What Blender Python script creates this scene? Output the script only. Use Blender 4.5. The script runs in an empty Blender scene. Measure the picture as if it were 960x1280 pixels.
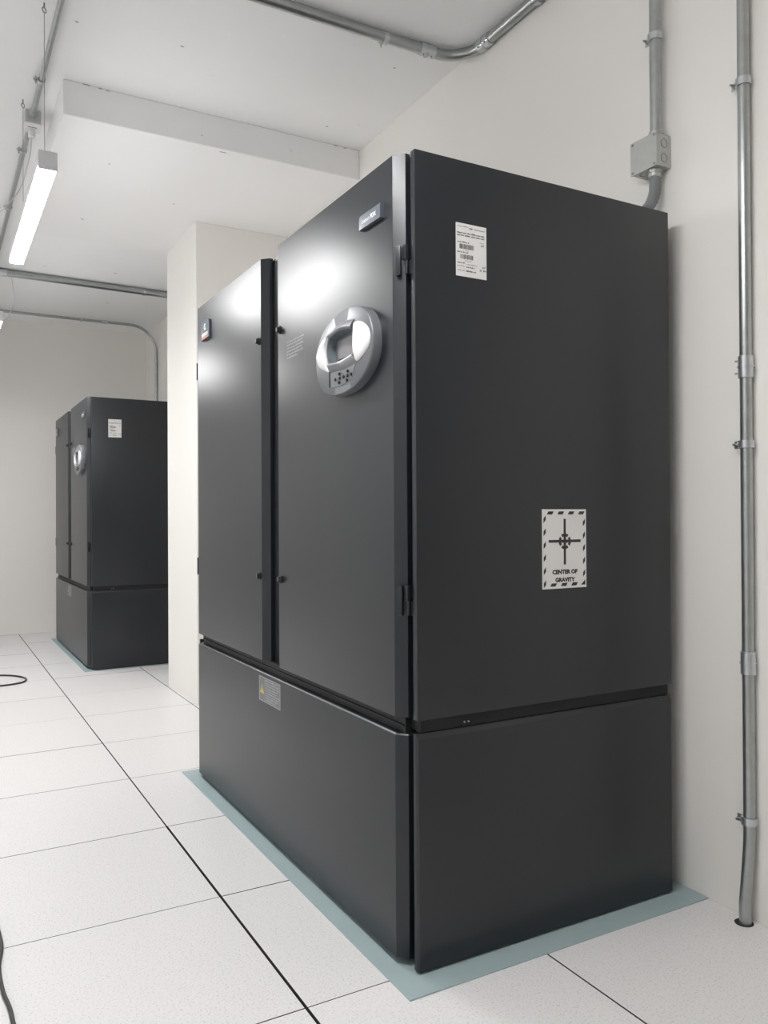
import bpy, bmesh, math, random
from mathutils import Vector, Matrix

# ------------------------------------------------------------------ camera, world, exposure
scene = bpy.context.scene
COL = scene.collection
random.seed(7)

CAM = Vector((-0.7145, -2.2386, 1.0691))
YAW, PITCH, ROLL, FPX = 0.5093, 0.0068, -0.0053, 1014.756

cam_data = bpy.data.cameras.new('camera')
cam = bpy.data.objects.new('camera', cam_data)
COL.objects.link(cam)
d = Vector((math.sin(YAW) * math.cos(PITCH), math.cos(YAW) * math.cos(PITCH), math.sin(PITCH)))
r = Vector((math.cos(YAW), -math.sin(YAW), 0))
u = r.cross(d)
r2 = math.cos(ROLL) * r + math.sin(ROLL) * u
u2 = -math.sin(ROLL) * r + math.cos(ROLL) * u
M = Matrix((r2, u2, -d)).transposed().to_4x4()
M.translation = CAM
cam.matrix_world = M
cam_data.sensor_fit = 'VERTICAL'
cam_data.sensor_height = 36.0
cam_data.sensor_width = 27.0
cam_data.lens = FPX * 36.0 / 1280.0
cam_data.clip_start = 0.02
scene.camera = cam

world = bpy.data.worlds.new('world')
scene.world = world
world.use_nodes = True
world.node_tree.nodes['Background'].inputs['Color'].default_value = (0.8, 0.82, 0.85, 1)
world.node_tree.nodes['Background'].inputs['Strength'].default_value = 0.1

scene.view_settings.view_transform = 'Standard'
scene.view_settings.look = 'None'
scene.view_settings.gamma = 1.0
scene.view_settings.use_curve_mapping = False
scene.view_settings.exposure = 0.0
LAMP_STRENGTH = 96.0
LAMP_COLOUR = (1.0, 1.0, 1.0, 1)
scene.cycles.max_bounces = 16
scene.cycles.diffuse_bounces = 10

# ------------------------------------------------------------------ room dimensions (metres)
XW = 1.182          # right wall
XL = -1.35           # left wall
YN = -5.2           # wall behind the camera
YF = 6.042          # far wall
ZC = 2.926          # ceiling
ZS = 2.777          # underside of the beam


# ------------------------------------------------------------------ materials
def new_mat(name):
    m = bpy.data.materials.new(name)
    m.use_nodes = True
    nt = m.node_tree
    return m, nt, nt.nodes['Principled BSDF']


def mat_plain(name, col, rough=0.5, metal=0.0, var=0.06, scale=30.0, bump=0.0, bscale=400.0, spec=0.5, stretch=None):
    """Principled with a soft noise variation of colour and optional fine relief."""
    m, nt, b = new_mat(name)
    N = nt.nodes
    tc = N.new('ShaderNodeTexCoord')
    src = tc.outputs['Object']
    if stretch:
        mp = N.new('ShaderNodeMapping')
        mp.inputs['Scale'].default_value = stretch
        nt.links.new(src, mp.inputs['Vector'])
        src = mp.outputs['Vector']
    n = N.new('ShaderNodeTexNoise')
    n.inputs['Scale'].default_value = scale
    n.inputs['Detail'].default_value = 4
    nt.links.new(src, n.inputs['Vector'])
    mx = N.new('ShaderNodeMix')
    mx.data_type = 'RGBA'
    mx.inputs[6].default_value = (*[c * (1 - var) for c in col], 1)
    mx.inputs[7].default_value = (*[min(1, c * (1 + var)) for c in col], 1)
    nt.links.new(n.outputs['Fac'], mx.inputs[0])
    nt.links.new(mx.outputs[2], b.inputs['Base Color'])
    b.inputs['Roughness'].default_value = rough
    b.inputs['Metallic'].default_value = metal
    b.inputs['Specular IOR Level'].default_value = spec
    if bump:
        n2 = N.new('ShaderNodeTexNoise')
        n2.inputs['Scale'].default_value = bscale
        n2.inputs['Detail'].default_value = 3
        nt.links.new(tc.outputs['Object'], n2.inputs['Vector'])
        bp = N.new('ShaderNodeBump')
        bp.inputs['Strength'].default_value = bump
        bp.inputs['Distance'].default_value = 0.002
        nt.links.new(n2.outputs['Fac'], bp.inputs['Height'])
        nt.links.new(bp.outputs['Normal'], b.inputs['Normal'])
    return m


def mat_floor_tile():
    m, nt, b = new_mat('floor_tile_laminate')
    N = nt.nodes
    geo = N.new('ShaderNodeNewGeometry')
    n = N.new('ShaderNodeTexNoise')
    n.inputs['Scale'].default_value = 190
    n.inputs['Detail'].default_value = 5
    n.inputs['Roughness'].default_value = 0.65
    nt.links.new(geo.outputs['Position'], n.inputs['Vector'])
    cr = N.new('ShaderNodeValToRGB')
    cr.color_ramp.elements[0].position = 0.33
    cr.color_ramp.elements[0].color = (0.57, 0.56, 0.55, 1)
    cr.color_ramp.elements[1].position = 0.47
    cr.color_ramp.elements[1].color = (0.80, 0.787, 0.785, 1)
    nt.links.new(n.outputs['Fac'], cr.inputs['Fac'])
    v = N.new('ShaderNodeTexVoronoi')
    v.inputs['Scale'].default_value = 190
    nt.links.new(geo.outputs['Position'], v.inputs['Vector'])
    ramp2 = N.new('ShaderNodeValToRGB')
    ramp2.color_ramp.elements[0].position = 0.0
    ramp2.color_ramp.elements[0].color = (0.86, 0.855, 0.84, 1)
    ramp2.color_ramp.elements[1].position = 0.22
    ramp2.color_ramp.elements[1].color = (1, 1, 1, 1)
    nt.links.new(v.outputs['Distance'], ramp2.inputs['Fac'])
    mul = N.new('ShaderNodeMix')
    mul.data_type = 'RGBA'
    mul.blend_type = 'MULTIPLY'
    mul.inputs[0].default_value = 1.0
    nt.links.new(cr.outputs['Color'], mul.inputs[6])
    nt.links.new(ramp2.outputs['Color'], mul.inputs[7])
    oi = N.new('ShaderNodeObjectInfo')
    mr = N.new('ShaderNodeMapRange')
    mr.inputs['To Min'].default_value = 0.97
    mr.inputs['To Max'].default_value = 1.0
    nt.links.new(oi.outputs['Random'], mr.inputs['Value'])
    mul2 = N.new('ShaderNodeMix')
    mul2.data_type = 'RGBA'
    mul2.blend_type = 'MULTIPLY'
    mul2.inputs[0].default_value = 1.0
    nt.links.new(mul.outputs[2], mul2.inputs[6])
    nt.links.new(mr.outputs['Result'], mul2.inputs[7])
    nt.links.new(mul2.outputs[2], b.inputs['Base Color'])
    b.inputs['Roughness'].default_value = 0.42
    b.inputs['Specular IOR Level'].default_value = 0.4
    return m


def mat_paint(name, col, specks=False):
    """Matt wall paint: roller relief, faint blotches and, on the ceiling, a few small dark marks."""
    m, nt, b = new_mat(name)
    N = nt.nodes
    geo = N.new('ShaderNodeNewGeometry')
    n = N.new('ShaderNodeTexNoise')
    n.inputs['Scale'].default_value = 1.3
    n.inputs['Detail'].default_value = 6
    nt.links.new(geo.outputs['Position'], n.inputs['Vector'])
    mx = N.new('ShaderNodeMix')
    mx.data_type = 'RGBA'
    mx.inputs[6].default_value = (*[c * 0.965 for c in col], 1)
    mx.inputs[7].default_value = (*[min(1, c * 1.03) for c in col], 1)
    nt.links.new(n.outputs['Fac'], mx.inputs[0])
    out = mx.outputs[2]
    if specks:
        n3 = N.new('ShaderNodeTexNoise')
        n3.inputs['Scale'].default_value = 9.0
        n3.inputs['Detail'].default_value = 3
        nt.links.new(geo.outputs['Position'], n3.inputs['Vector'])
        cr = N.new('ShaderNodeValToRGB')
        cr.color_ramp.elements[0].position = 0.735
        cr.color_ramp.elements[0].color = (1, 1, 1, 1)
        cr.color_ramp.elements[1].position = 0.765
        cr.color_ramp.elements[1].color = (0.62, 0.61, 0.59, 1)
        nt.links.new(n3.outputs['Fac'], cr.inputs['Fac'])
        ml = N.new('ShaderNodeMix')
        ml.data_type = 'RGBA'
        ml.blend_type = 'MULTIPLY'
        ml.inputs[0].default_value = 1
        nt.links.new(out, ml.inputs[6])
        nt.links.new(cr.outputs['Color'], ml.inputs[7])
        out = ml.outputs[2]
    nt.links.new(out, b.inputs['Base Color'])
    b.inputs['Roughness'].default_value = 0.75
    b.inputs['Specular IOR Level'].default_value = 0.25
    n2 = N.new('ShaderNodeTexNoise')
    n2.inputs['Scale'].default_value = 120
    n2.inputs['Detail'].default_value = 3
    nt.links.new(geo.outputs['Position'], n2.inputs['Vector'])
    bp = N.new('ShaderNodeBump')
    bp.inputs['Strength'].default_value = 0.06
    bp.inputs['Distance'].default_value = 0.003
    nt.links.new(n2.outputs['Fac'], bp.inputs['Height'])
    nt.links.new(bp.outputs['Normal'], b.inputs['Normal'])
    return m


def mat_emit(name, col, strength):
    m, nt, b = new_mat(name)
    b.inputs['Base Color'].default_value = (0.9, 0.9, 0.9, 1)
    b.inputs['Emission Color'].default_value = col
    b.inputs['Emission Strength'].default_value = strength
    b.inputs['Roughness'].default_value = 0.4
    return m


MAT = dict(
    wall=mat_paint('cream_wall_paint', (0.83, 0.81, 0.775)),
    white=mat_paint('white_ceiling_paint', (0.90, 0.90, 0.90), specks=True),
    tile=mat_floor_tile(),
    under=mat_plain('dark_floor_void', (0.05, 0.05, 0.05), 0.9),
    powder=mat_plain('charcoal_powder_coat', (0.0080, 0.0105, 0.0145), 0.345, var=0.05, scale=3, bump=0.0, bscale=900, spec=0.62),
    frame=mat_plain('black_frame_steel', (0.010, 0.011, 0.012), 0.55, var=0.05, spec=0.35),
    gasket=mat_plain('blue_grey_sheet', (0.36, 0.45, 0.465), 0.5, var=0.05, scale=12),
    strap=mat_plain('bright_zinc_strap', (0.58, 0.60, 0.62), 0.28, metal=0.85, var=0.12, scale=60),
    galv=mat_plain('galvanised_steel', (0.43, 0.45, 0.445), 0.32, metal=0.9, var=0.16, scale=40),
    galv_dull=mat_plain('dull_zinc_box', (0.50, 0.51, 0.49), 0.42, metal=0.55, var=0.10, scale=60),
    dark_hole=mat_plain('dark_hole', (0.03, 0.03, 0.03), 0.9),
    flex=mat_plain('grey_flexible_tube', (0.20, 0.21, 0.22), 0.5),
    plastic=mat_plain('white_plastic', (0.78, 0.77, 0.76), 0.4),
    lampbody=mat_plain('grey_lamp_housing', (0.70, 0.70, 0.73), 0.45),
    diffuser=mat_emit('lit_diffuser', LAMP_COLOUR, LAMP_STRENGTH),
    wire=mat_plain('steel_wire', (0.30, 0.30, 0.30), 0.4, metal=0.5),
    cable=mat_plain('black_cable_rubber', (0.025, 0.025, 0.025), 0.5),
    cord=mat_plain('pale_cord', (0.62, 0.61, 0.60), 0.5),
    paper=mat_plain('white_label_paper', (0.74, 0.73, 0.72), 0.5, var=0.02),
    ink=mat_plain('black_ink', (0.025, 0.023, 0.022), 0.5),
    ink_grey=mat_plain('grey_ink', (0.16, 0.16, 0.16), 0.5),
    print_white=mat_plain('white_print', (0.72, 0.72, 0.72), 0.5),
    print_grey=mat_plain('grey_print', (0.42, 0.42, 0.43), 0.5),
    warn_sheet=mat_plain('grey_warning_film', (0.16, 0.16, 0.165), 0.4),
    yellow=mat_plain('yellow_ink', (0.55, 0.47, 0.12), 0.5),
    red=mat_plain('red_ink', (0.50, 0.10, 0.06), 0.5),
    bezel=mat_plain('silver_grey_bezel', (0.165, 0.172, 0.185), 0.36, metal=0.25),
    lobe=mat_plain('bright_silver_plastic', (0.82, 0.82, 0.83), 0.22, metal=0.2),
    brow=mat_plain('mid_grey_plastic', (0.20, 0.205, 0.22), 0.28, metal=0.3),
    well=mat_plain('blue_grey_plastic', (0.13, 0.15, 0.165), 0.35),
    screen=mat_plain('grey_lcd_glass', (0.26, 0.25, 0.26), 0.12),
    badge=mat_plain('slate_badge', (0.085, 0.10, 0.125), 0.25, metal=0.2),
    knob=mat_plain('black_knob', (0.02, 0.02, 0.02), 0.35),
    concrete=mat_plain('scuffed_plaster', (0.45, 0.43, 0.41), 0.8),
)


# ------------------------------------------------------------------ mesh helper
class MB:
    def __init__(self):
        self.bm = bmesh.new()

    def poly(self, pts):
        vs = [self.bm.verts.new(p) for p in pts]
        return self.bm.faces.new(vs)

    def box(self, a, b, bevel=0.0, seg=2):
        x0, y0, z0 = [min(p, q) for p, q in zip(a, b)]
        x1, y1, z1 = [max(p, q) for p, q in zip(a, b)]
        v = [self.bm.verts.new(p) for p in
             [(x0, y0, z0), (x1, y0, z0), (x1, y1, z0), (x0, y1, z0), (x0, y0, z1), (x1, y0, z1), (x1, y1, z1), (x0, y1, z1)]]
        fs = [self.bm.faces.new([v[i] for i in q]) for q in
              [(3, 2, 1, 0), (4, 5, 6, 7), (0, 1, 5, 4), (1, 2, 6, 5), (2, 3, 7, 6), (3, 0, 4, 7)]]
        if bevel:
            es = list({e for f in fs for e in f.edges})
            bmesh.ops.bevel(self.bm, geom=es, offset=bevel, segments=seg, affect='EDGES', profile=0.6)
        return self

    def hull(self, ring0, ring1, bevel=0.0, seg=2):
        """Solid between two loops with equal numbers of points."""
        n = len(ring0)
        a = [self.bm.verts.new(p) for p in ring0]
        b = [self.bm.verts.new(p) for p in ring1]
        fs = [self.bm.faces.new(a[::-1]), self.bm.faces.new(b)]
        for i in range(n):
            j = (i + 1) % n
            fs.append(self.bm.faces.new((a[i], a[j], b[j], b[i])))
        if bevel:
            es = list({e for f in fs for e in f.edges})
            bmesh.ops.bevel(self.bm, geom=es, offset=bevel, segments=seg, affect='EDGES', profile=0.6)
        return self

    def rings(self, loops, cap0=True, cap1=True):
        L = [[self.bm.verts.new(p) for p in lp] for lp in loops]
        n = len(L[0])
        for a, b in zip(L, L[1:]):
            for i in range(n):
                j = (i + 1) % n
                self.bm.faces.new((a[i], a[j], b[j], b[i]))
        if cap0:
            self.bm.faces.new(L[0][::-1])
        if cap1:
            self.bm.faces.new(L[-1])
        return self

    def tube(self, pts, rad, n=16, closed=False):
        P = [Vector(p) for p in pts]
        m = len(P)
        rads = rad if isinstance(rad, (list, tuple)) else [rad] * m
        T = []
        for i in range(m):
            a = P[i - 1] if (i or closed) else P[i]
            b = P[(i + 1) % m] if (i < m - 1 or closed) else P[i]
            T.append((b - a).normalized())
        nrm = T[0].orthogonal().normalized()
        loops = []
        for i in range(m):
            if i:
                q = T[i - 1].rotation_difference(T[i])
                nrm = q @ nrm
            bn = T[i].cross(nrm)
            loops.append([P[i] + rads[i] * (math.cos(2 * math.pi * k / n) * nrm + math.sin(2 * math.pi * k / n) * bn) for k in range(n)])
        if closed:
            loops.append(loops[0])
            self.rings(loops, False, False)
            bmesh.ops.remove_doubles(self.bm, verts=self.bm.verts[:], dist=1e-6)
        else:
            self.rings(loops)
        return self

    def cyl(self, a, b, rad, n=20, bevel=0.0):
        if bevel:
            a, b = Vector(a), Vector(b)
            t = (b - a).normalized() * bevel
            return self.tube([a, a + t * 0.01, a + t, b - t, b - t * 0.01, b], [rad - bevel, rad - bevel, rad, rad, rad - bevel, rad - bevel], n)
        return self.tube([a, b], rad, n)

    def build(self, name, mat, parent=None, origin=(0, 0, 0), smooth=False, angle=35):
        bmesh.ops.recalc_face_normals(self.bm, faces=self.bm.faces[:])
        if any(origin):
            bmesh.ops.translate(self.bm, verts=self.bm.verts[:], vec=-Vector(origin))
        me = bpy.data.meshes.new(name)
        if smooth:
            for f in self.bm.faces:
                f.smooth = True
            for e in self.bm.edges:
                if len(e.link_faces) == 2 and e.calc_face_angle(0) > math.radians(angle):
                    e.smooth = False
        self.bm.to_mesh(me)
        self.bm.free()
        me.materials.append(MAT[mat] if isinstance(mat, str) else mat)
        o = bpy.data.objects.new(name, me)
        COL.objects.link(o)
        if parent:
            o.parent = parent
        elif any(origin):
            o.location = origin
        return o


def tag(o, label=None, cat=None, group=None, kind=None):
    if label:
        o['label'] = label
    if cat:
        o['category'] = cat
    if group:
        o['group'] = group
    if kind:
        o['kind'] = kind
    return o


def empty(name, loc):
    o = bpy.data.objects.new(name, None)
    o.empty_display_size = 0.1
    o.location = loc
    COL.objects.link(o)
    return o


def copy_tree(o, parent=None):
    c = o.copy()
    COL.objects.link(c)
    c.parent = parent
    for ch in list(o.children):
        copy_tree(ch, c)
    return c


def arc(c, r0, a0, a1, ax, ay, n=10):
    """Points on an arc about c in the plane of unit vectors ax, ay (degrees)."""
    c, ax, ay = Vector(c), Vector(ax), Vector(ay)
    return [c + r0 * (math.cos(math.radians(a0 + (a1 - a0) * i / n)) * ax + math.sin(math.radians(a0 + (a1 - a0) * i / n)) * ay) for i in range(n + 1)]


def bez(pts, n=12):
    """Catmull-Rom through the points."""
    P = [Vector(p) for p in pts]
    P = [2 * P[0] - P[1]] + P + [2 * P[-1] - P[-2]]
    out = []
    for i in range(1, len(P) - 2):
        p0, p1, p2, p3 = P[i - 1:i + 3]
        for k in range(n):
            t = k / n
            out.append(0.5 * ((2 * p1) + (-p0 + p2) * t + (2 * p0 - 5 * p1 + 4 * p2 - p3) * t * t + (-p0 + 3 * p1 - 3 * p2 + p3) * t ** 3))
    out.append(P[-2])
    return out


# ------------------------------------------------------------------ the setting
def struct(name, mat, boxes, label=None):
    mb = MB()
    for a, b in boxes:
        mb.box(a, b)
    o = mb.build(name, mat)
    o['kind'] = 'structure'
    if label:
        o['label'] = label
    return o


T = 0.15
struct('wall_right', 'wall', [((XW, YN - T, -0.06), (XW + T, YF + T, ZC + T))])
struct('wall_left', 'white', [((XL - T, YN - T, -0.06), (XL, YF + T, ZC + T))])  # unseen wall, set close and painted white to brighten the cabinet fronts
struct('wall_back', 'wall', [((XL, YF, -0.06), (XW, YF + T, ZC + T))])
struct('wall_front', 'wall', [((XL, YN - T, -0.06), (XW, YN, ZC + T))])
struct('ceiling', 'white', [((XL, YN, ZC), (XW, YF, ZC + T))])
# dropped beam and the column that carries it
mb = MB()
mb.box((-0.225, 1.392, ZS), (XW, 3.0, ZC), bevel=0.006)
struct_beam = mb.build('ceiling_beam', 'white')
tag(struct_beam, 'wide white dropped beam under the ceiling ending left of the near cabinet', kind='structure')
mb = MB()
mb.box((0.6176, 2.345, 0.0), (XW, 3.0, ZS), bevel=0.004)
colm = mb.build('column', 'wall')
tag(colm, 'square painted column between the two black cabinets', kind='structure')

rngc = random.Random(5)


def paint_chip(parent, c, a, b, out, sa, sb):
    c, a, b, out = Vector(c), Vector(a), Vector(b), Vector(out)
    pts = [c + a * sa * rngc.uniform(0.6, 1.1) * math.cos(k * math.pi / 4) + b * sb * rngc.uniform(0.5, 1.1) * math.sin(k * math.pi / 4) for k in range(8)]
    MB().rings([pts, [p + out * 0.0006 for p in pts]]).build('paint_chip', 'concrete', parent)


for x, y, sa in ((-0.236, 0.95, 0.008), (0.152, 0.92, 0.010), (0.931, 1.24, 0.006), (0.961, 0.653, 0.006), (0.62, 5.0, 0.02)):
    paint_chip(bpy.data.objects['ceiling'], (x, y, ZC), (1, 0.2, 0), (-0.2, 1, 0), (0, 0, -1), sa, 0.006)
for x, y, sa in ((0.038, 1.80, 0.006), (0.44, 2.15, 0.006), (0.04, 2.62, 0.012), (0.48, 1.42, 0.02)):
    paint_chip(struct_beam, (x, y, ZS), (1, 0.1, 0), (-0.1, 1, 0), (0, 0, -1), sa, 0.006)
for x, z, sa in ((0.37, 2.82, 0.004), (-0.13, 2.9235, 0.022), (-0.075, 2.9215, 0.010), (-0.045, 2.919, 0.012), (1.05, 2.9225, 0.02), (1.10, 2.9205, 0.01)):
    paint_chip(struct_beam, (x, 1.392, z), (1, 0, 0), (0, 0, 1), (0, -1, 0), sa, 0.003)

floor = struct('floor', 'under', [((XL, YN, -0.06), (XW, YF, -0.034))])
xs = [XL, -1.2, -0.6, 0.0, 0.6, XW]
ys = [YN] + [-4.8 + 0.6 * k for k in range(19)] + [YF]
tile_cache = {}


def gap_x(x, yc):            # half width of the joint that runs along y at x
    if x in (XL, XW):
        return 0.0
    if abs(x) < 1e-6:
        return 0.0032 if yc < 0.6 else 0.0019
    if abs(x - 0.6) < 1e-6:
        return 0.0017
    return 0.0014


def gap_y(y, xc):            # half width of the joint that runs along x at y
    if y in (YN, YF):
        return 0.0
    if xc < 0 and abs(y - 2.4) < 1e-6:
        return 0.00012
    if xc > 0 and (abs(y - 1.2) < 1e-6 or abs(y - 1.8) < 1e-6 or abs(y - 2.4) < 1e-6):
        return 0.0006
    return 0.0011


for i in range(len(xs) - 1):
    for j in range(len(ys) - 1):
        xc, yc = (xs[i] + xs[i + 1]) / 2, (ys[j] + ys[j + 1]) / 2
        x0, x1 = xs[i] + gap_x(xs[i], yc), xs[i + 1] - gap_x(xs[i + 1], yc)
        y0, y1 = ys[j] + gap_y(ys[j], xc), ys[j + 1] - gap_y(ys[j + 1], xc)
        w, h = x1 - x0, y1 - y0
        key = (round(w, 4), round(h, 4))
        if key not in tile_cache:
            mb = MB()
            bv = min(0.0007, h * 0.2)
            mb.hull([(-w / 2, -h / 2, -0.034), (w / 2, -h / 2, -0.034), (w / 2, h / 2, -0.034), (-w / 2, h / 2, -0.034)],
                    [(-w / 2, -h / 2, 0), (w / 2, -h / 2, 0), (w / 2, h / 2, 0), (-w / 2, h / 2, 0)], bevel=bv, seg=1)
            t = mb.build('floor_tile', 'tile', floor)
            t.data.materials.append(MAT['under'])           # black edge trim
            for f in t.data.polygons:
                f.material_index = 0 if f.normal.z > 0.9 else 1
            tile_cache[key] = t.data
        else:
            t = bpy.data.objects.new('floor_tile', tile_cache[key])
            COL.objects.link(t)
            t.parent = floor
        t.location = ((x0 + x1) / 2, (y0 + y1) / 2, random.choice((0, 0, -0.0004)))


# ------------------------------------------------------------------ flat print helpers
class Sheet:
    """A flat printed sheet on a plane: o = lower left corner, rv / uv unit vectors, nv outward normal."""

    def __init__(self, o, rv, uv, nv):
        self.o, self.r, self.u, self.n = Vector(o), Vector(rv), Vector(uv), Vector(nv)

    def p(self, a, b, h=0.0):
        return self.o + a * self.r + b * self.u + h * self.n

    def rect(self, mb, a0, b0, a1, b1, h):
        mb.poly([self.p(a0, b0, h), self.p(a1, b0, h), self.p(a1, b1, h), self.p(a0, b1, h)])

    def quad(self, mb, pts, h):
        mb.poly([self.p(a, b, h) for a, b in pts])

    def slab(self, mb, a0, b0, a1, b1, h0, h1, bevel=0.0):
        lo = [self.p(a0, b0, h0), self.p(a1, b0, h0), self.p(a1, b1, h0), self.p(a0, b1, h0)]
        hi = [self.p(a0, b0, h1), self.p(a1, b0, h1), self.p(a1, b1, h1), self.p(a0, b1, h1)]
        mb.hull(lo, hi, bevel=bevel)

    def disc(self, mb, a, b, r0, h, n=20):
        mb.poly([self.p(a + r0 * math.cos(2 * math.pi * k / n), b + r0 * math.sin(2 * math.pi * k / n), h) for k in range(n)])

    def text(self, mb, body, a, b, size, h, width=None, bold=0.0, align='LEFT'):
        cu = bpy.data.curves.new('lettering', 'FONT')
        cu.body = body
        cu.size = size
        cu.offset = bold
        cu.resolution_u = 3
        cu.align_x = align
        ob = bpy.data.objects.new('lettering_tmp', cu)
        COL.objects.link(ob)
        bpy.context.view_layer.update()
        me = bpy.data.meshes.new_from_object(ob.evaluated_get(bpy.context.evaluated_depsgraph_get()))
        bpy.data.objects.remove(ob)
        sx = 1.0
        if width:
            xs_ = [v.co.x for v in me.vertices]
            sx = width / (max(xs_) - min(xs_))
        vs = [mb.bm.verts.new(self.p(a + v.co.x * sx, b + v.co.y, h)) for v in me.vertices]
        for p in me.polygons:
            try:
                mb.bm.faces.new([vs[i] for i in p.vertices])
            except ValueError:
                pass
        bpy.data.meshes.remove(me)

    def scribble(self, mb, a0, b0, a1, size, h, rng):
        """A line of print too small to read: words as runs of narrow strokes."""
        a = a0
        while a < a1:
            for k in range(rng.randint(3, 8)):
                if a > a1:
                    break
                w = size * rng.choice((0.30, 0.42, 0.5))
                self.rect(mb, a, b0 + size * rng.choice((0, 0, 0.1)), a + w, b0 + size * rng.choice((0.6, 0.75, 1.0)), h)
                a += w + size * 0.16
            a += size * 0.5

    def barcode(self, mb, a0, b0, a1, b1, h, rng):
        a = a0
        while a < a1:
            w = rng.choice((0.0006, 0.0009, 0.0015))
            self.rect(mb, a, b0, min(a + w, a1), b1, h)
            a += w + rng.choice((0.0006, 0.0009, 0.0013))


# ------------------------------------------------------------------ the cooling cabinet
XF = 0.253                     # front plane
YS = -0.6235                   # near side plane
Y2 = 1.1385                    # far side plane
YM = (YS + Y2) / 2
XP = 0.274                     # front edge of the side panels
XB = 1.118                     # back edge
Z0 = 0.004                     # top of the gasket sheet
ZG0, ZG1 = 0.5515, 0.5935      # groove between the stand and the upper body
ZT = 1.938
ORG = (XF, YM, Z0)


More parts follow.
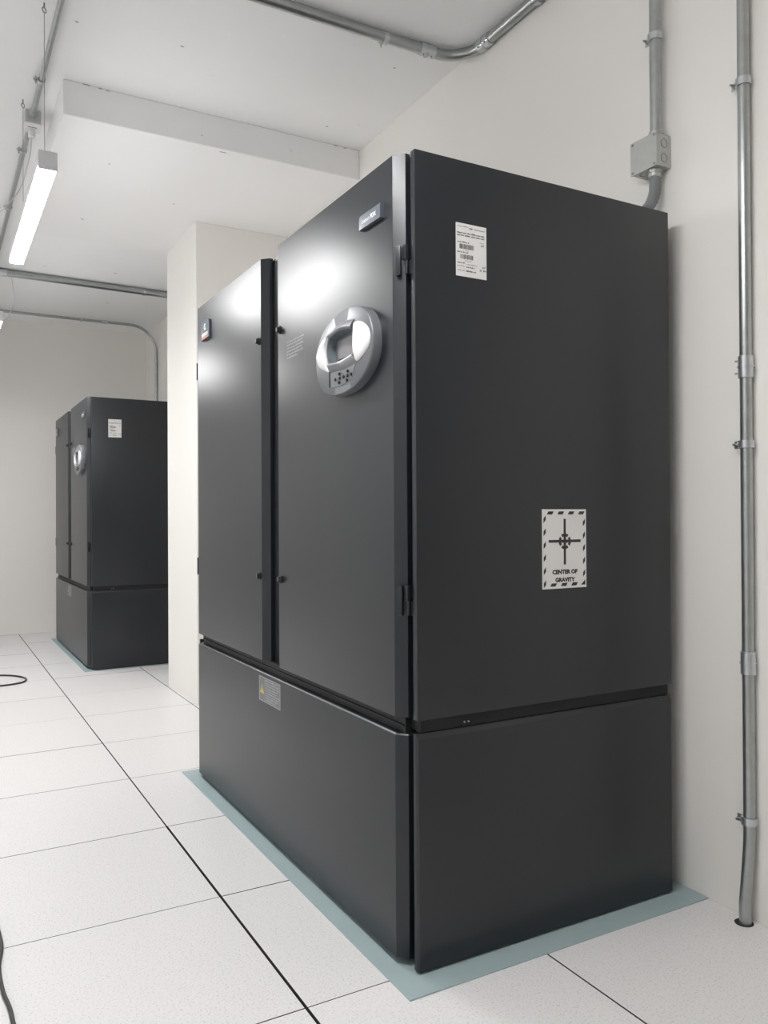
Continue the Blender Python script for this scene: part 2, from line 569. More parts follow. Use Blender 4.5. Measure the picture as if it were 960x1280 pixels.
def cooling_unit():
    root = empty('cooling_cabinet', ORG)

    def B(mb, name, mat, parent=root, smooth=False, angle=35):
        return mb.build(name, mat, parent, ORG, smooth, angle)

    # hidden steel frame: stand, upper body
    B(MB().box((0.300, YS + 0.012, Z0), (XB - 0.004, Y2 - 0.012, ZG0 + 0.012)), 'stand_frame', 'frame')
    B(MB().box((0.289, YS + 0.010, ZG0 + 0.012), (XB - 0.004, Y2 - 0.010, ZT - 0.012), bevel=0.002), 'body', 'frame')
    B(MB().box((0.272, -0.572, ZG0 + 0.003), (0.300, 1.062, ZG1 - 0.001), bevel=0.001), 'groove_rail', 'frame')
    B(MB().box((0.2685, -0.566, ZG0 + 0.020), (0.273, 1.060, ZG0 + 0.0225)), 'groove_lip', 'frame')

    # doors: chamfered down both long edges
    def door(y0, y1, name):
        c, e = 0.022, 0.025
        pts = [(0.288, y0), (XF + c, y0), (XF, y0 + e), (XF, y1 - e), (XF + c, y1), (0.288, y1)]
        mb = MB()
        mb.hull([(x, y, ZG1) for x, y in pts], [(x, y, ZT) for x, y in pts], bevel=0.0012, seg=2)
        return B(mb, name, 'powder', root, True, 25)

    dr = door(-0.580, 0.206, 'door')
    dl = door(0.309, 1.095, 'door')

    # stand panels: frustums with chamfered edges
    def front_panel(y0, y1, z0, z1):
        c, e = 0.022, 0.025
        plan = [(0.301, y0), (XF + c, y0), (XF, y0 + e), (XF, y1 - e), (XF + c, y1), (0.301, y1)]
        inset = [(0.301, y0 + 0.003), (XF + c + 0.003, y0 + 0.003), (XF + 0.005, y0 + e + 0.002), (XF + 0.005, y1 - e - 0.002), (XF + c + 0.003, y1 - 0.003), (0.301, y1 - 0.003)]
        mb = MB()
        mb.rings([[(x, y, z0) for x, y in plan], [(x, y, z1 - 0.001) for x, y in plan], [(x, y, z1 + 0.003) for x, y in inset]])
        bmesh.ops.bevel(mb.bm, geom=mb.bm.edges[:], offset=0.0012, segments=2, affect='EDGES', profile=0.6)
        return mb

    fp = B(front_panel(-0.580, 1.095, Z0 + 0.018, ZG0), 'front_panel', 'powder', root, True, 25)

    def side_panel(y, s, z0, z1, name, top):
        """Folded sheet panel; s = -1 faces the near side."""
        e = 0.020
        yi = y - s * e
        mb = MB()
        if top:
            inner = [(XP, yi, z0), (XB, yi, z0), (XB, yi, z1 + 0.012), (XP, yi, z1 + 0.012)]
            mid = [(XP, y - s * 0.008, z0), (XB, y - s * 0.008, z0), (XB, y - s * 0.008, z1 + 0.012), (XP, y - s * 0.008, z1 + 0.012)]
            outer = [(XP + 0.003, y, z0), (XB - 0.003, y, z0), (XB - 0.003, y, z1), (XP + 0.003, y, z1)]
            mb.rings([inner, mid, outer])
            bmesh.ops.bevel(mb.bm, geom=mb.bm.edges[:], offset=0.001, segments=2, affect='EDGES', profile=0.6)
        else:
            mb.box((XP, yi, z0), (XB, y, z1), bevel=0.0022)
        return B(mb, name, 'powder', root, True, 25)

    for y, s in ((YS, -1), (Y2, 1)):
        side_panel(y, s, ZG1, ZT - 0.006, 'side_panel', False)
        side_panel(y, s, Z0 + 0.006, ZG0 - 0.002, 'stand_side_panel', True)
    B(MB().box((0.288, YS + 0.019, ZT - 0.014), (XB, Y2 - 0.019, ZT - 0.006)), 'top_cover', 'powder')
    # small screws in the groove of the near side
    for xx in (0.412, 0.424):
        mb = MB().cyl((xx, YS + 0.010, 0.574), (xx, YS + 0.007, 0.574), 0.0022, 8)
        B(mb, 'screw', 'galv')

    # hinges at the outer corners, latches at the meeting edges
    for (yy, s, door_o) in ((-0.580, -1, dr), (1.095, 1, dl)):
        for zc in (1.680, 0.872):
            hy = yy + s * 0.0
            mb = MB()
            # leaf on the chamfer
            a = Vector((XF + 0.007, hy - s * 0.0165, 0))
            b = Vector((XF + 0.015, hy - s * 0.0075, 0))
            nrm = Vector((-0.75, s * 0.66, 0))
            lo = [a, b, b + nrm * 0.011, a + nrm * 0.011]
            mb.hull([(p.x, p.y, zc - 0.035) for p in lo], [(p.x, p.y, zc + 0.035) for p in lo], bevel=0.0012)
            h = B(mb, 'hinge', 'powder', root, True)
            mb = MB().box((XF + 0.011, hy + s * 0.001, zc + 0.0), (XF + 0.026, hy + s * 0.017, zc + 0.036), bevel=0.002)
            B(mb, 'hinge_knuckle', 'powder', h, True)
            mb = MB().cyl((XF + 0.018, hy + s * 0.011, zc - 0.034), (XF + 0.018, hy + s * 0.011, zc + 0.002), 0.0045, 12)
            B(mb, 'hinge_pin', 'powder', h, True)
            mb = MB().box((XF + 0.022, hy + s * 0.012, zc - 0.035), (XF + 0.030, hy + s * 0.0225, zc - 0.001), bevel=0.001)
            B(mb, 'hinge_plate', 'frame', h)
    for yy in (0.163, 0.351):
        for zz in (1.665, 0.875):
            mb = MB()
            mb.cyl((XF + 0.001, yy, zz), (XF - 0.005, yy, zz), 0.0125, 24, bevel=0.0012)
            mb.cyl((XF - 0.004, yy, zz), (XF - 0.013, yy, zz), 0.009, 20, bevel=0.0015)
            k = B(mb, 'latch', 'knob', root, True)
            mb = MB().box((XF - 0.0135, yy - 0.0012, zz - 0.005), (XF - 0.0125, yy + 0.0012, zz + 0.005))
            B(mb, 'slot', 'galv', k)

    # ---- display on the near door
    def fr(lst, x):
        return [Vector((x, y, z)) for y, z in lst]

    cy, cz = -0.334, 1.5025
    NB = 72

    def egg(k, sc=1.0):
        th = 2 * math.pi * k / NB
        ex = 0.90
        cc, ss = math.cos(th), math.sin(th)
        yy = math.copysign(abs(cc) ** ex, cc) * 0.167
        zz = math.copysign(abs(ss) ** ex, ss) * 0.109
        yy -= 0.020 * ss * abs(ss)          # crown leans right, foot leans left
        return cy + yy * sc, cz + zz * sc

    # window between the two lobes
    hole = [(-0.243, 1.520), (-0.246, 1.536), (-0.256, 1.552), (-0.290, 1.5575), (-0.330, 1.5595), (-0.365, 1.5575), (-0.395, 1.552),
            (-0.3965, 1.536), (-0.396, 1.504), (-0.400, 1.487), (-0.365, 1.4815), (-0.326, 1.480), (-0.290, 1.4815), (-0.262, 1.484), (-0.250, 1.492), (-0.245, 1.504)]
    hc = (-0.322, 1.519)

    def hole_pt(th):
        # ray cast from the hole's centre
        dx, dz = math.cos(th), math.sin(th)
        best = None
        for i in range(len(hole)):
            (ax, az), (bx, bz) = hole[i], hole[(i + 1) % len(hole)]
            ex, ez = bx - ax, bz - az
            den = dx * ez - dz * ex
            if abs(den) < 1e-12:
                continue
            t = ((ax - hc[0]) * ez - (az - hc[1]) * ex) / den
            s = ((ax - hc[0]) * dz - (az - hc[1]) * dx) / den
            if t > 0 and -1e-6 <= s <= 1 + 1e-6 and (best is None or t < best):
                best = t
        return hc[0] + best * dx, hc[1] + best * dz

    outer = [egg(k) for k in range(NB)]
    inner = [hole_pt(math.atan2(z - hc[1], y - hc[0])) for y, z in outer]
    rim = [egg(k, 0.975) for k in range(NB)]
    mb = MB()
    XD = 0.226
    mb.rings([fr([egg(k, 1.0) for k in range(NB)], XF + 0.0005), fr(outer, XD + 0.005), fr([egg(k, 0.99) for k in range(NB)], XD + 0.0014), fr(rim, XD), fr(inner, XD)], False, False)
    disp = B(mb, 'control_display', 'bezel', root, True, 40)
    disp['label'] = 'oval silver control display with small keypad'
    mb = MB()
    ctr = lambda s: [(hc[0] + (y - hc[0]) * s, hc[1] + (z - hc[1]) * s) for y, z in inner]
    mb.rings([fr(inner, XD + 0.0004), fr(ctr(0.93), 0.2485)], False, False)
    B(mb, 'screen_well', 'well', disp, True, 30)
    mb = MB()
    mb.poly(fr(ctr(0.94), 0.2482))
    B(mb, 'screen_surround', 'well', disp)
    mb = MB().box((0.2455, -0.395, 1.494), (0.248, -0.268, 1.546), bevel=0.0006)
    B(mb, 'screen', 'screen', disp)

    def dome(outline, x, hgt, mat, name):
        n0 = len(outline)
        pts = [p for p in bez([(*p, 0) for p in outline + [outline[0]]], 4)][:-1]
        gy = sum(p.x for p in pts) / len(pts)
        gz = sum(p.y for p in pts) / len(pts)
        loops = []
        for s, hh in ((1.0, -0.0006), (1.0, 0.25), (0.96, 0.5), (0.85, 0.75), (0.6, 0.93), (0.3, 1.0), (0.08, 1.0)):
            loops.append([Vector((x - hgt * max(hh, 0) + (0.0006 if hh < 0 else 0), gy + (p.x - gy) * s, gz + (p.y - gz) * s)) for p in pts])
        mb = MB().rings(loops)
        return B(mb, name, mat, disp, True, 60)

    dome([(-0.409, 1.566), (-0.430, 1.564), (-0.455, 1.555), (-0.482, 1.536), (-0.492, 1.511), (-0.483, 1.491), (-0.455, 1.474), (-0.420, 1.464),
          (-0.406, 1.484), (-0.401, 1.504), (-0.402, 1.536)], XD, 0.010, 'lobe', 'silver_lobe')
    dome([(-0.253, 1.562), (-0.215, 1.553), (-0.187, 1.530), (-0.180, 1.508), (-0.197, 1.484), (-0.233, 1.468), (-0.258, 1.462),
          (-0.246, 1.486), (-0.239, 1.512), (-0.241, 1.536)], XD, 0.010, 'lobe', 'silver_lobe')

    def brow(lo, hi, name):
        """Curved bar between two lines of points (lo = at the window, hi = away from it)."""
        a, b = bez([(*p, 0) for p in lo], 5), bez([(*p, 0) for p in hi], 5)
        mb = MB()
        prof = [(0.0, 0.0004), (0.0, -0.005), (0.25, -0.0085), (0.7, -0.005), (1.0, -0.001), (1.0, 0.0004)]
        loops = []
        for p, q in zip(a, b):
            loops.append([Vector((XD + h, p.x + (q.x - p.x) * t, p.y + (q.y - p.y) * t)) for t, h in prof])
        mb.rings(loops)
        return B(mb, name, 'brow', disp, True, 50)

    brow([(-0.259, 1.5525), (-0.330, 1.560), (-0.394, 1.5525)], [(-0.264, 1.567), (-0.335, 1.580), (-0.406, 1.574)], 'hood')
    brow([(-0.256, 1.484), (-0.326, 1.4795), (-0.400, 1.486)], [(-0.264, 1.462), (-0.345, 1.457), (-0.417, 1.464)], 'hood')
    mb = MB()
    kp = [(-0.262, 1.458), (-0.345, 1.4535), (-0.412, 1.459), (-0.390, 1.425), (-0.330, 1.415), (-0.270, 1.418)]
    mb.rings([fr(kp, XD + 0.0005), fr(kp, XD - 0.0012)])
    kpo = B(mb, 'keypad', 'bezel', disp)
    mb = MB().box((XD - 0.0018, -0.2605, 1.420), (XD + 0.0006, -0.2565, 1.462))
    B(mb, 'keypad_groove', 'frame', disp)
    for (yy, zz) in [(-0.371, 1.447), (-0.390, 1.436), (-0.369, 1.436), (-0.347, 1.436), (-0.322, 1.447), (-0.324, 1.4355), (-0.298, 1.4355), (-0.320, 1.4245), (-0.366, 1.4245)]:
        mb = MB().cyl((XD - 0.001, yy, zz), (XD - 0.0055, yy, zz), 0.0042, 12, bevel=0.001)
        B(mb, 'button', 'knob', disp, True)

    front = lambda y, z: Sheet((XF, y, z), (0, -1, 0), (0, 0, 1), (-1, 0, 0))
    rng = random.Random(3)
    # name plate
    s = front(-0.400, 1.802)
    mb = MB()
    s.slab(mb, 0, 0, 0.112, 0.036, -0.001, 0.010, bevel=0.001)
    np_ = B(mb, 'name_plate', 'badge')
    np_['label'] = 'slate name plate with white lettering'
    mb = MB()
    s.text(mb, 'Liebert', 0.016, 0.0125, 0.0145, 0.0103, width=0.040, bold=0.0002)
    s.text(mb, 'PDX', 0.061, 0.0125, 0.0155, 0.0103, width=0.030, bold=0.0006)
    B(mb, 'lettering', 'print_white', np_)
    # maker's badge on the far door
    s = front(0.986, 1.786)
    mb = MB()
    s.slab(mb, 0, 0, 0.097, 0.072, -0.001, 0.010, bevel=0.002)
    bd = B(mb, 'badge', 'badge')
    bd['label'] = 'small slate badge with white emblem and red edge'
    mb = MB()
    for (a0, a1, ca, cb, r0) in ((40, 330, 0.050, 0.049, 0.013), (220, 510, 0.046, 0.047, 0.0085)):
        n = 18
        for k in range(n):
            t0, t1 = math.radians(a0 + (a1 - a0) * k / n), math.radians(a0 + (a1 - a0) * (k + 1) / n)
            w = 0.0042
            s.quad(mb, [(ca + r0 * math.cos(t0), cb + r0 * math.sin(t0)), (ca + r0 * math.cos(t1), cb + r0 * math.sin(t1)),
                        (ca + (r0 - w) * math.cos(t1), cb + (r0 - w) * math.sin(t1)), (ca + (r0 - w) * math.cos(t0), cb + (r0 - w) * math.sin(t0))], 0.0104)
    s.text(mb, 'EMERSON', 0.012, 0.014, 0.017, 0.0104, width=0.074, bold=0.0006)
    B(mb, 'emblem', 'print_white', bd)
    mb = MB()
    s.rect(mb, 0.006, 0.003, 0.091, 0.009, 0.0104)
    B(mb, 'red_stripe', 'red', bd)
    # fine print on the near door
    s = front(0.108, 1.562)
    mb = MB()
    for k in range(6):
        s.scribble(mb, 0.0, 0.0 + k * 0.0098, (0.085, 0.125, 0.118, 0.130, 0.122, 0.134)[k], 0.0055, 0.0004, rng)
    B(mb, 'printed_notice', 'print_grey')['kind'] = 'stuff'
    # warning film on the stand
    s = front(0.363, 0.459)
    mb = MB()
    s.slab(mb, 0, 0, 0.190, 0.081, 0, 0.0005)
    wl = B(mb, 'warning_label', 'warn_sheet')
    wl['label'] = 'grey warning label with yellow triangle and fine print'
    mb = MB()
    for (a0, b0, a1, b1) in ((0, 0, 0.190, 0.0022), (0, 0.0788, 0.190, 0.081), (0, 0, 0.004, 0.081), (0.186, 0, 0.190, 0.081), (0.052, 0.0, 0.054, 0.081)):
        s.rect(mb, a0, b0, a1, b1, 0.0008)
    for k in range(9):
        s.scribble(mb, 0.060, 0.006 + k * 0.0081, 0.180 - rng.random() * 0.03, 0.0050, 0.0008, rng)
    B(mb, 'fine_print', 'print_grey', wl)['kind'] = 'stuff'
    mb = MB()
    s.quad(mb, [(0.008, 0.026), (0.048, 0.026), (0.028, 0.056)], 0.0008)
    wt = B(mb, 'warning_triangle', 'yellow', wl)
    mb = MB()
    s.quad(mb, [(0.0265, 0.036), (0.0295, 0.036), (0.0305, 0.048), (0.0255, 0.048)], 0.001)
    s.rect(mb, 0.0265, 0.030, 0.0295, 0.034, 0.001)
    B(mb, 'exclamation_mark', 'ink', wl)

    side = lambda x, z: Sheet((x, YS, z), (1, 0, 0), (0, 0, 1), (0, -1, 0))
    # shipping label
    s = side(0.389, 1.651)
    mb = MB()
    s.slab(mb, 0, 0, 0.0905, 0.1285, 0, 0.0004)
    lb = B(mb, 'shipping_label', 'paper')
    lb['label'] = 'white paper label with two barcodes'
    mb = MB()
    s.barcode(mb, 0.010, 0.0665, 0.053, 0.0785, 0.0007, rng)
    s.barcode(mb, 0.013, 0.0425, 0.051, 0.0535, 0.0007, rng)
    B(mb, 'barcode', 'ink', lb)
    mb = MB()
    for (a0, b0, a1, sz) in ((0.004, 0.1035, 0.083, 0.0036), (0.004, 0.0975, 0.083, 0.0036), (0.004, 0.0815, 0.038, 0.0034), (0.004, 0.0570, 0.035, 0.0034),
                             (0.004, 0.0310, 0.025, 0.0034), (0.030, 0.0220, 0.055, 0.0038), (0.030, 0.0125, 0.058, 0.0038)):
        s.scribble(mb, a0, b0, a1, sz, 0.0007, rng)
    B(mb, 'print', 'ink', lb)['kind'] = 'stuff'
    mb = MB()
    for (a0, b0, a1, sz) in ((0.004, 0.1200, 0.036, 0.0024), (0.055, 0.1170, 0.085, 0.0024), (0.040, 0.1160, 0.052, 0.005), (0.070, 0.0870, 0.082, 0.002),
                             (0.027, 0.0620, 0.038, 0.002), (0.026, 0.0375, 0.045, 0.002), (0.004, 0.0235, 0.026, 0.0024), (0.004, 0.0130, 0.026, 0.0024),
                             (0.032, 0.0295, 0.062, 0.0022), (0.074, 0.0795, 0.082, 0.0055), (0.078, 0.0265, 0.085, 0.006), (0.070, 0.0185, 0.075, 0.0045), (0.080, 0.0185, 0.086, 0.0045)):
        s.scribble(mb, a0, b0, a1, sz, 0.0007, rng)
    B(mb, 'faint_print', 'ink_grey', lb)['kind'] = 'stuff'

    # centre of gravity sticker
    W, H = 0.1495, 0.205
    s = side(0.6495, 0.883)
    mb = MB()
    s.slab(mb, 0, 0, W, H, 0, 0.0005)
    cg = B(mb, 'gravity_sticker', 'paper')
    cg['label'] = 'white sticker reading CENTER OF GRAVITY with hatched border'
    mb = MB()
    q = lambda a, b: (a * W, (1 - b) * H)
    for a in (0.105, 0.34, 0.575, 0.81):
        s.quad(mb, [q(a, 0.066), q(a + 0.12, 0.066), q(a + 0.155, 0.026), q(a + 0.035, 0.026)], 0.0008)
    for a in (0.17, 0.41, 0.645):
        s.quad(mb, [q(a, 0.972), q(a + 0.12, 0.972), q(a + 0.155, 0.932), q(a + 0.035, 0.932)], 0.0008)
    s.quad(mb, [q(0.87, 0.968), q(0.972, 0.968), q(0.972, 0.90)], 0.0008)
    for k in range(6):
        b = 0.08 + k * 0.162
        s.quad(mb, [q(0.03, b + 0.035), q(0.08, b - 0.005), q(0.08, b + 0.055), q(0.03, b + 0.095)], 0.0008)
    for k in range(5):
        b = 0.125 + k * 0.162
        s.quad(mb, [q(0.922, b + 0.035), q(0.972, b - 0.005), q(0.972, b + 0.055), q(0.922, b + 0.095)], 0.0008)
    B(mb, 'hatched_border', 'ink', cg)
    mb = MB()
    c0 = (0.505, 0.405)
    s.quad(mb, [q(0.478, 0.12), q(0.53, 0.12), q(0.53, 0.70), q(0.478, 0.70)], 0.0008)
    s.quad(mb, [q(0.14, 0.42), q(0.14, 0.385), q(0.87, 0.385), q(0.87, 0.42)], 0.00085)
    ca, cb = c0[0] * W, (1 - c0[1]) * H
    for k in range(4):
        t = math.radians(k * 90)
        ct, st = math.cos(t), math.sin(t)
        rot = lambda a, b: (ca + a * ct - b * st, cb + a * st + b * ct)
        n = 8                                                    # arc segment of the ring
        for i in range(n):
            a0, a1 = math.radians(-37 + 74 * i / n), math.radians(-37 + 74 * (i + 1) / n)
            s.quad(mb, [rot(0.0205 * math.cos(a0), 0.0205 * math.sin(a0)), rot(0.0205 * math.cos(a1), 0.0205 * math.sin(a1)),
                        rot(0.0126 * math.cos(a1), 0.0126 * math.sin(a1)), rot(0.0126 * math.cos(a0), 0.0126 * math.sin(a0))], 0.0009)
        s.quad(mb, [rot(0.0030, -0.0030), rot(0.0085, -0.0052), rot(0.0085, 0.0052), rot(0.0030, 0.0030)], 0.00095)
    B(mb, 'cross_symbol', 'ink', cg)
    mb = MB()
    s.text(mb, 'CENTER OF', *q(0.505, 0.815), 0.0142, 0.0008, width=W * 0.57, bold=0.00095, align='CENTER')
    s.text(mb, 'GRAVITY', *q(0.505, 0.915), 0.0142, 0.0008, width=W * 0.45, bold=0.00095, align='CENTER')
    B(mb, 'lettering', 'ink', cg)
    return root


DY = 4.375
unit = cooling_unit()
tag(unit, 'large near charcoal cooling cabinet with a CENTER OF GRAVITY sticker', 'cabinet', 'charcoal cooling cabinets along the wall')
unit2 = copy_tree(unit)
unit2.location.y += DY
for ch in list(unit2.children):                 # the far cabinet shows no gravity sticker
    if ch.name.startswith('gravity_sticker'):
        for g in list(ch.children):
            bpy.data.objects.remove(g)
        bpy.data.objects.remove(ch)
tag(unit2, 'far charcoal cooling cabinet standing behind the column by the back wall', 'cabinet')


def gasket(dy, label, x0=0.2076, y0=-0.6932):
    mb = MB()
    mb.box((x0, y0 + dy, 0.0002), (XW - 0.003, 1.1108 + 0.06 + dy, Z0), bevel=0.0005, seg=1)
    o = mb.build('floor_sheet', 'gasket', None, (0.7, 0.24 + dy, 0.0))
    return tag(o, label, 'sheet', 'blue-grey sheets under the cabinets')


gasket(0, 'thin blue-grey sheet on the floor under the near cabinet')
gasket(DY, 'thin blue-grey sheet on the floor under the far cabinet', 0.222, -0.640)

# ------------------------------------------------------------------ pendant lights
LX = -0.3455


def pendant(y0, label, wires):
    L, W = 1.245, 0.064
    z0, z1 = 2.325, 2.390
    root = empty('pendant_light', (LX, y0 + L / 2, z1))
    og = root.location[:]
    B = lambda mb, n, m, p=root, sm=False: mb.build(n, m, p, og, sm)
    mb = MB().box((LX - W / 2, y0 + 0.012, 2.3375), (LX + W / 2, y0 + L - 0.012, z1), bevel=0.003)
    B(mb, 'housing', 'lampbody', root, True)
    prof = [(-0.0315, 2.3380), (-0.0305, 2.3305), (-0.024, 2.3270), (-0.012, z0 + 0.0005), (0.0, z0), (0.012, z0 + 0.0005), (0.024, 2.3270), (0.0305, 2.3305), (0.0315, 2.3380)]
    mb = MB().rings([[Vector((LX + a, y, b)) for a, b in prof] for y in (y0 + 0.012, y0 + L - 0.012)])
    B(mb, 'diffuser', 'diffuser', root)
    for ya, yb in ((y0, y0 + 0.012), (y0 + L - 0.012, y0 + L)):
        mb = MB().box((LX - W / 2 - 0.0005, ya, z0), (LX + W / 2 + 0.0005, yb, z1 + 0.0005), bevel=0.003)
        B(mb, 'end_cap', 'lampbody', root, True)
    for yw in wires:
        xw_ = LX - 0.010
        mb = MB().tube([(xw_, yw, z1), (xw_, yw, ZC - 0.034)], 0.0011, 6)
        w = B(mb, 'suspension_wire', 'wire')
        mb = MB()
        mb.tube(arc((xw_, yw, ZC - 0.026), 0.009, 0, 342, (0.75, 0.66, 0), (0, 0, 1), 18), 0.0022, 8)
        mb.cyl((xw_, yw, ZC - 0.017), (xw_, yw, ZC), 0.003, 8)
        B(mb, 'eye_hook', 'wire', root, True)
    return tag(root, label, 'light', 'linear pendant lights in a row')


pendant(0.880, 'lit linear pendant light hanging before the white beam', (0.890, 1.66))
pendant(3.420, 'lit linear pendant light at the left edge, deep in the room', (3.44, 4.40))
pendant(-1.680, 'lit linear pendant light overhead, nearest to the viewer', (-1.66, -0.70))


# ------------------------------------------------------------------ conduits
def clamp(parent, origin, c, axis, out, sidev, rad, screw=True):
    """One-hole strap: band round the pipe, ear and a screw. axis = pipe, out = away from the surface, sidev = across."""
    c, axis, out, sidev = [Vector(v) for v in (c, axis, out, sidev)]
    w = 0.010
    mb = MB()
    ro, ri = rad + 0.0048, rad + 0.0004
    loops = []
    for k in range(13):
        a = math.radians(-20 + 220 * k / 12)
        dv = math.cos(a) * sidev + math.sin(a) * out
        loops.append([c + ri * dv - w * axis, c + ro * dv - w * axis, c + ro * dv + w * axis, c + ri * dv + w * axis])
    mb.rings(loops)
    # ear with the screw on the sidev side
    e0, e1 = c + (rad + 0.001) * sidev, c + (rad + 0.020) * sidev
    h = out * 0.002
    lo = [e0 - w * axis - h, e1 - w * axis - h, e1 + w * axis - h, e0 + w * axis - h]
    hi = [p + 2 * h for p in lo]
    mb.hull(lo, hi)
    o = mb.build('clamp', 'strap', parent, origin, True)
    if screw:
        s0 = c + (rad + 0.010) * sidev
        m2 = MB().cyl(s0 - out * 0.012, s0 + out * 0.020, 0.003, 8)
        m2.cyl(s0 + out * 0.002, s0 + out * 0.008, 0.0062, 6)
        m2.build('bolt', 'galv', o, origin)
    return o


def coupling(parent, origin, a, b, rad, screws=None):
    a, b = Vector(a), Vector(b)
    mb = MB()
    mb.cyl(a, b, rad + 0.0038, 20, bevel=0.001)
    mid, t = (a + b) / 2, (b - a).normalized()
    mb.cyl(mid - t * 0.002, mid + t * 0.002, rad + 0.0062, 20)
    o = mb.build('coupling', 'strap', parent, origin, True)
    if screws:
        sv = Vector(screws)
        for f in (0.22, 0.78):
            c = a + (b - a) * f
            m2 = MB().cyl(c + sv * rad, c + sv * (rad + 0.011), 0.003, 8)
            m2.build('set_screw', 'galv', o, origin)
    return o


def conduit(name, pts, rad, label, origin=None, mat='galv', cat='conduit', n=18):
    root = empty(name, origin or pts[0])
    og = tuple(root.location)
    mb = MB().tube(pts, rad, n)
    mb.build('pipe', mat, root, og, True, 60)
    tag(root, label, cat)
    return root, og


# ceiling conduit turning along the wall corner
R1 = 0.0205
zc1 = ZC - R1 - 0.004
bend = arc((1.157 - 0.13, 0.447 - 0.13, zc1), 0.13, 90, 0, (1, 0, 0), (0, 1, 0), 12)
c1, og = conduit('ceiling_conduit', [Vector((XL + 0.01, 0.458, zc1)), Vector((-0.8, 0.458, zc1))] + bend + [Vector((1.157, -0.8, zc1)), Vector((1.157, YN + 0.01, zc1))], R1,
                 'steel conduit on the ceiling bending into the right wall corner')
coupling(c1, og, (0.955, 0.447, zc1), (1.020, 0.447, zc1), R1, (0, -0.3, -0.95))
coupling(c1, og, (1.157, 0.325, zc1), (1.157, 0.255, zc1), R1, (-0.8, 0, -0.6))
for x in (0.803, -0.35):
    clamp(c1, og, (x, 0.452, zc1), (1, 0, 0), (0, 0, -1), (0, 1, 0), R1)
clamp(c1, og, (1.157, -0.02, zc1), (0, 1, 0), (0, 0, -1), (-1, 0, 0), R1)

# thin conduit along the lights
R2 = 0.0115
zc2 = ZC - R2 - 0.012
XC2 = -0.309
c2, og = conduit('ceiling_conduit', [(XC2, 0.488, zc2), (XC2, 1.1, zc2), (XC2, 1.735, zc2)], R2, 'thin steel conduit on the ceiling above the near pendant light')
for y in (1.40,):
    clamp(c2, og, (XC2, y, zc2), (0, 1, 0), (0, 0, -1), (-1, 0, 0), R2)
coupling(c2, og, (XC2, 1.690, zc2), (XC2, 1.734, zc2), R2, None)
c3, og = conduit('ceiling_conduit', [(XC2, 1.825, zc2), (XC2, 3, zc2), (XC2, 4.330, zc2)], R2, 'thin steel conduit running from the ceiling outlet box towards the back wall')
for y in (2.14, 2.98):
    clamp(c3, og, (XC2, y, zc2), (0, 1, 0), (0, 0, -1), (-1, 0, 0), R2)
coupling(c3, og, (XC2, 1.826, zc2), (XC2, 1.875, zc2), R2, None)

# outlet box
ob = empty('outlet_box', (-0.306, 1.78, ZC))
og = tuple(ob.location)
MB().box((-0.339, 1.736, 2.866), (-0.273, 1.824, ZC), bevel=0.003).build('box', 'galv_dull', ob, og, True)
pl = MB().box((-0.343, 1.732, 2.861), (-0.269, 1.828, 2.866), bevel=0.001).build('cover_plate', 'plastic', ob, og)
MB().box((-0.325, 1.767, 2.8605), (-0.287, 1.772, 2.862)).build('socket_slot', 'ink', pl, og)
MB().cyl((-0.306, 1.80, 2.862), (-0.306, 1.80, 2.825), 0.016, 16, bevel=0.003).build('plug', 'plastic', ob, og, True)
MB().cyl((-0.318, 1.7365, 2.897), (-0.300, 1.7365, 2.897), 0.007, 10).build('lock_nut', 'wire', ob, og, True)
tag(ob, 'zinc ceiling outlet box with white cover plate above the pendant light', 'outlet')
mb = MB().tube(bez([(-0.306, 1.80, 2.825), (-0.307, 1.84, 2.78), (-0.314, 1.85, 2.741), (-0.345, 1.85, 2.615), (-0.395, 1.85, 2.528), (-0.445, 1.85, 2.472), (-0.52, 1.85, 2.43), (-0.62, 1.86, 2.42)], 8), 0.0025, 8)
tag(mb.build('power_cord', 'cord', None, (-0.306, 1.80, 2.825), True), 'pale cord sagging from the plug in the ceiling outlet', 'cord')
mb = MB().tube(bez([(-0.190, 4.35, 2.87), (-0.178, 4.36, 2.80), (-0.172, 4.36, 2.72), (-0.185, 4.36, 2.64), (-0.215, 4.36, 2.57), (-0.28, 4.36, 2.49), (-0.335, 4.36, 2.392)], 8), 0.003, 8)
tag(mb.build('power_cord', 'cord', None, (-0.190, 4.35, 2.87), True), 'thin pale cord hanging from the far ceiling conduit at the left edge', 'cord')

# far ceiling conduits
R3 = 0.0255
zc3 = ZC - R3 - 0.004
c4, og = conduit('ceiling_conduit', [(XL + 0.01, 4.36, zc3), (-0.2, 4.36, zc3), (XW - 0.001, 4.41, zc3)], R3, 'thick steel conduit crossing the ceiling in front of the far cabinet')
clamp(c4, og, (0.79, 4.398, zc3), (1, 0, 0), (0, 0, -1), (0, 1, 0), R3)
coupling(c4, og, (-0.29, 4.36, zc3), (-0.22, 4.36, zc3), R3)
R4 = 0.0125
zc4 = ZC - R4 - 0.02
xv = XW - R4 - 0.004
RB = 0.24
bend = arc((xv - RB, 5.57, zc4 - RB), RB, 90, 0, (1, 0, 0), (0, 0, 1), 14)
c5, og = conduit('wall_conduit', [Vector((XL + 0.01, 5.57, zc4)), Vector((0, 5.57, zc4))] + bend + [Vector((xv, 5.57, 2.2)), Vector((xv, 5.57, 1.94))], R4,
                 'thin steel conduit bending down the wall behind the far cabinet')
clamp(c5, og, (0.49, 5.57, zc4), (1, 0, 0), (0, 0, -1), (0, 1, 0), R4)
coupling(c5, og, (0.67, 5.57, zc4), (0.72, 5.57, zc4), R4)
clamp(c5, og, (xv, 5.57, 2.565), (0, 0, 1), (-1, 0, 0), (0, -1, 0), R4)

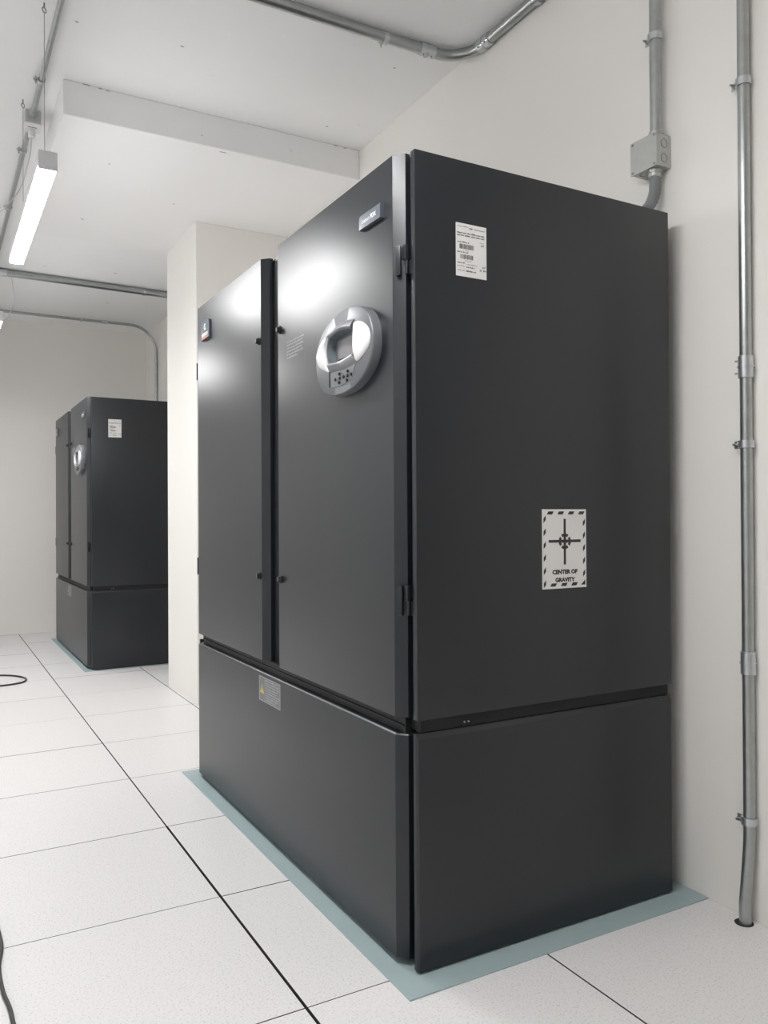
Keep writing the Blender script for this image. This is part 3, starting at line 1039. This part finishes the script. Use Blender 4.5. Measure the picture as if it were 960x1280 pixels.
# vertical conduit, junction box and flexible tube above the near cabinet
R5 = 0.0172
X5 = 1.150
c6, og = conduit('wall_conduit', [(X5, -0.553, 2.184), (X5, -0.553, 2.5), (X5, -0.553, ZC - 0.002)], R5, 'upright steel conduit entering the top of the wall junction box')
clamp(c6, og, (X5, -0.553, 2.477), (0, 0, 1), (-1, 0, 0), (0, 1, 0), R5)
jb = empty('junction_box', (XW, -0.532, 2.136))
og = tuple(jb.location)
MB().box((1.1235, -0.580, 2.088), (XW, -0.484, 2.182), bevel=0.002).build('box', 'galv_dull', jb, og, True)
cv = MB().box((1.1195, -0.582, 2.086), (1.1235, -0.482, 2.184), bevel=0.001).build('cover_plate', 'galv_dull', jb, og)
for a, b in ((-0.573, 2.093), (-0.491, 2.093), (-0.573, 2.177), (-0.491, 2.177)):
    MB().cyl((1.1198, a, b), (1.1175, a, b), 0.0036, 10).build('screw', 'wire', cv, og, True)
for zz in (2.113, 2.156):
    mb = MB()
    mb.tube([Vector((1.152 + 0.0125 * math.cos(t), -0.5805, zz + 0.0125 * math.sin(t))) for t in [2 * math.pi * k / 24 for k in range(24)]], 0.0012, 6, closed=True)
    mb.build('knockout', 'wire', jb, og, True)
mb = MB()
mb.tube([Vector((1.146 + 0.012 * math.cos(t), -0.510 + 0.012 * math.sin(t), 2.0876)) for t in [2 * math.pi * k / 24 for k in range(24)]], 0.0012, 6, closed=True)
mb.build('knockout', 'wire', jb, og, True)
mb = MB().cyl((X5, -0.553, 2.180), (X5, -0.553, 2.200), 0.0205, 20, bevel=0.002)
mb.cyl((X5, -0.553, 2.186), (X5, -0.553, 2.192), 0.0225, 8)
mb.build('connector', 'galv', jb, og, True)
tag(jb, 'square zinc junction box on the wall above the near cabinet', 'junction box')

XFL, YFL = 1.150, -0.548
path = bez([(XFL, YFL, 2.084), (XFL, YFL, 2.050), (XFL - 0.003, YFL + 0.001, 2.015), (XFL - 0.020, YFL + 0.006, 1.978), (XFL - 0.048, YFL + 0.012, 1.952), (XFL - 0.075, YFL + 0.018, 1.934)], 10)
fx = empty('flexible_tube', path[-1])
og = tuple(fx.location)
mb = MB()
rr = [0.0168 + 0.0007 * math.sin(i * 2.1) for i in range(len(path))]
mb.tube(path, rr, 18)
mb.build('tube', 'flex', fx, og, True, 70)
mb = MB().cyl((XFL, YFL, 2.087), (XFL, YFL, 2.064), 0.0195, 20, bevel=0.002)
mb.cyl((XFL, YFL, 2.087), (XFL, YFL, 2.078), 0.0225, 8)
mb.build('connector', 'galv_dull', fx, og, True)
tag(fx, 'grey flexible tube from the junction box into the cabinet top', 'tube')

# tall conduit down the right wall into the floor
R6 = 0.0155
X6, Y6 = XW - R6 - 0.004, -0.838
foot = bez([(X6, Y6, 0.30), (X6 - 0.001, Y6, 0.22), (X6 - 0.006, Y6 + 0.003, 0.13), (X6 - 0.012, Y6 + 0.006, 0.05), (X6 - 0.012, Y6 + 0.006, 0.0)], 6)
c7, og = conduit('wall_conduit', [Vector((X6, Y6, ZC - 0.002)), Vector((X6, Y6, 1.5)), Vector((X6, Y6, 0.8))] + foot, R6,
                 'tall steel conduit down the right wall into the floor', origin=(X6, Y6, 0))
for z in (2.214, 1.257, 0.268):
    clamp(c7, og, (X6, Y6, z), (0, 0, 1), (-1, 0, 0), (0, 1, 0), R6)
coupling(c7, og, (X6, Y6, 1.490), (X6, Y6, 1.432), R6, (-0.6, 0.8, 0))
coupling(c7, og, (X6, Y6, 0.712), (X6, Y6, 0.652), R6, None)
mb = MB().cyl((X6 - 0.014, Y6 + 0.008, 0.0002), (X6 - 0.014, Y6 + 0.008, 0.0010), 0.0240, 24)
mb.build('floor_hole', 'dark_hole', c7, og)

# ------------------------------------------------------------------ cables on the floor
loop = [(-1.25, 4.3, 0.006), (-1.0, 4.15, 0.006), (-0.7, 4.02, 0.006), (-0.40, 3.93, 0.006), (-0.24, 3.84, 0.006), (-0.165, 3.70, 0.006), (-0.180, 3.57, 0.006),
        (-0.250, 3.515, 0.006), (-0.36, 3.50, 0.006), (-0.7, 3.50, 0.006), (-1.0, 3.55, 0.006), (-1.25, 3.45, 0.006)]
mb = MB().tube(bez(loop, 10), 0.0056, 10)
tag(mb.build('floor_cable', 'cable', None, loop[5], True), 'black cable lying in a loop on the floor before the far cabinet', 'cable')
near = [(-1.1, 0.9, 0.005), (-0.72, 0.55, 0.005), (-0.585, 0.22, 0.005), (-0.561, 0.03, 0.005), (-0.574, -0.10, 0.005), (-0.5735, -0.21, 0.005), (-0.564, -0.33, 0.005), (-0.575, -0.55, 0.005), (-0.75, -0.9, 0.005), (-1.2, -1.1, 0.005)]
mb = MB().tube(bez(near, 10), 0.0045, 10)
tag(mb.build('floor_cable', 'cable', None, near[3], True), 'black cable on the floor at the lower left edge', 'cable')
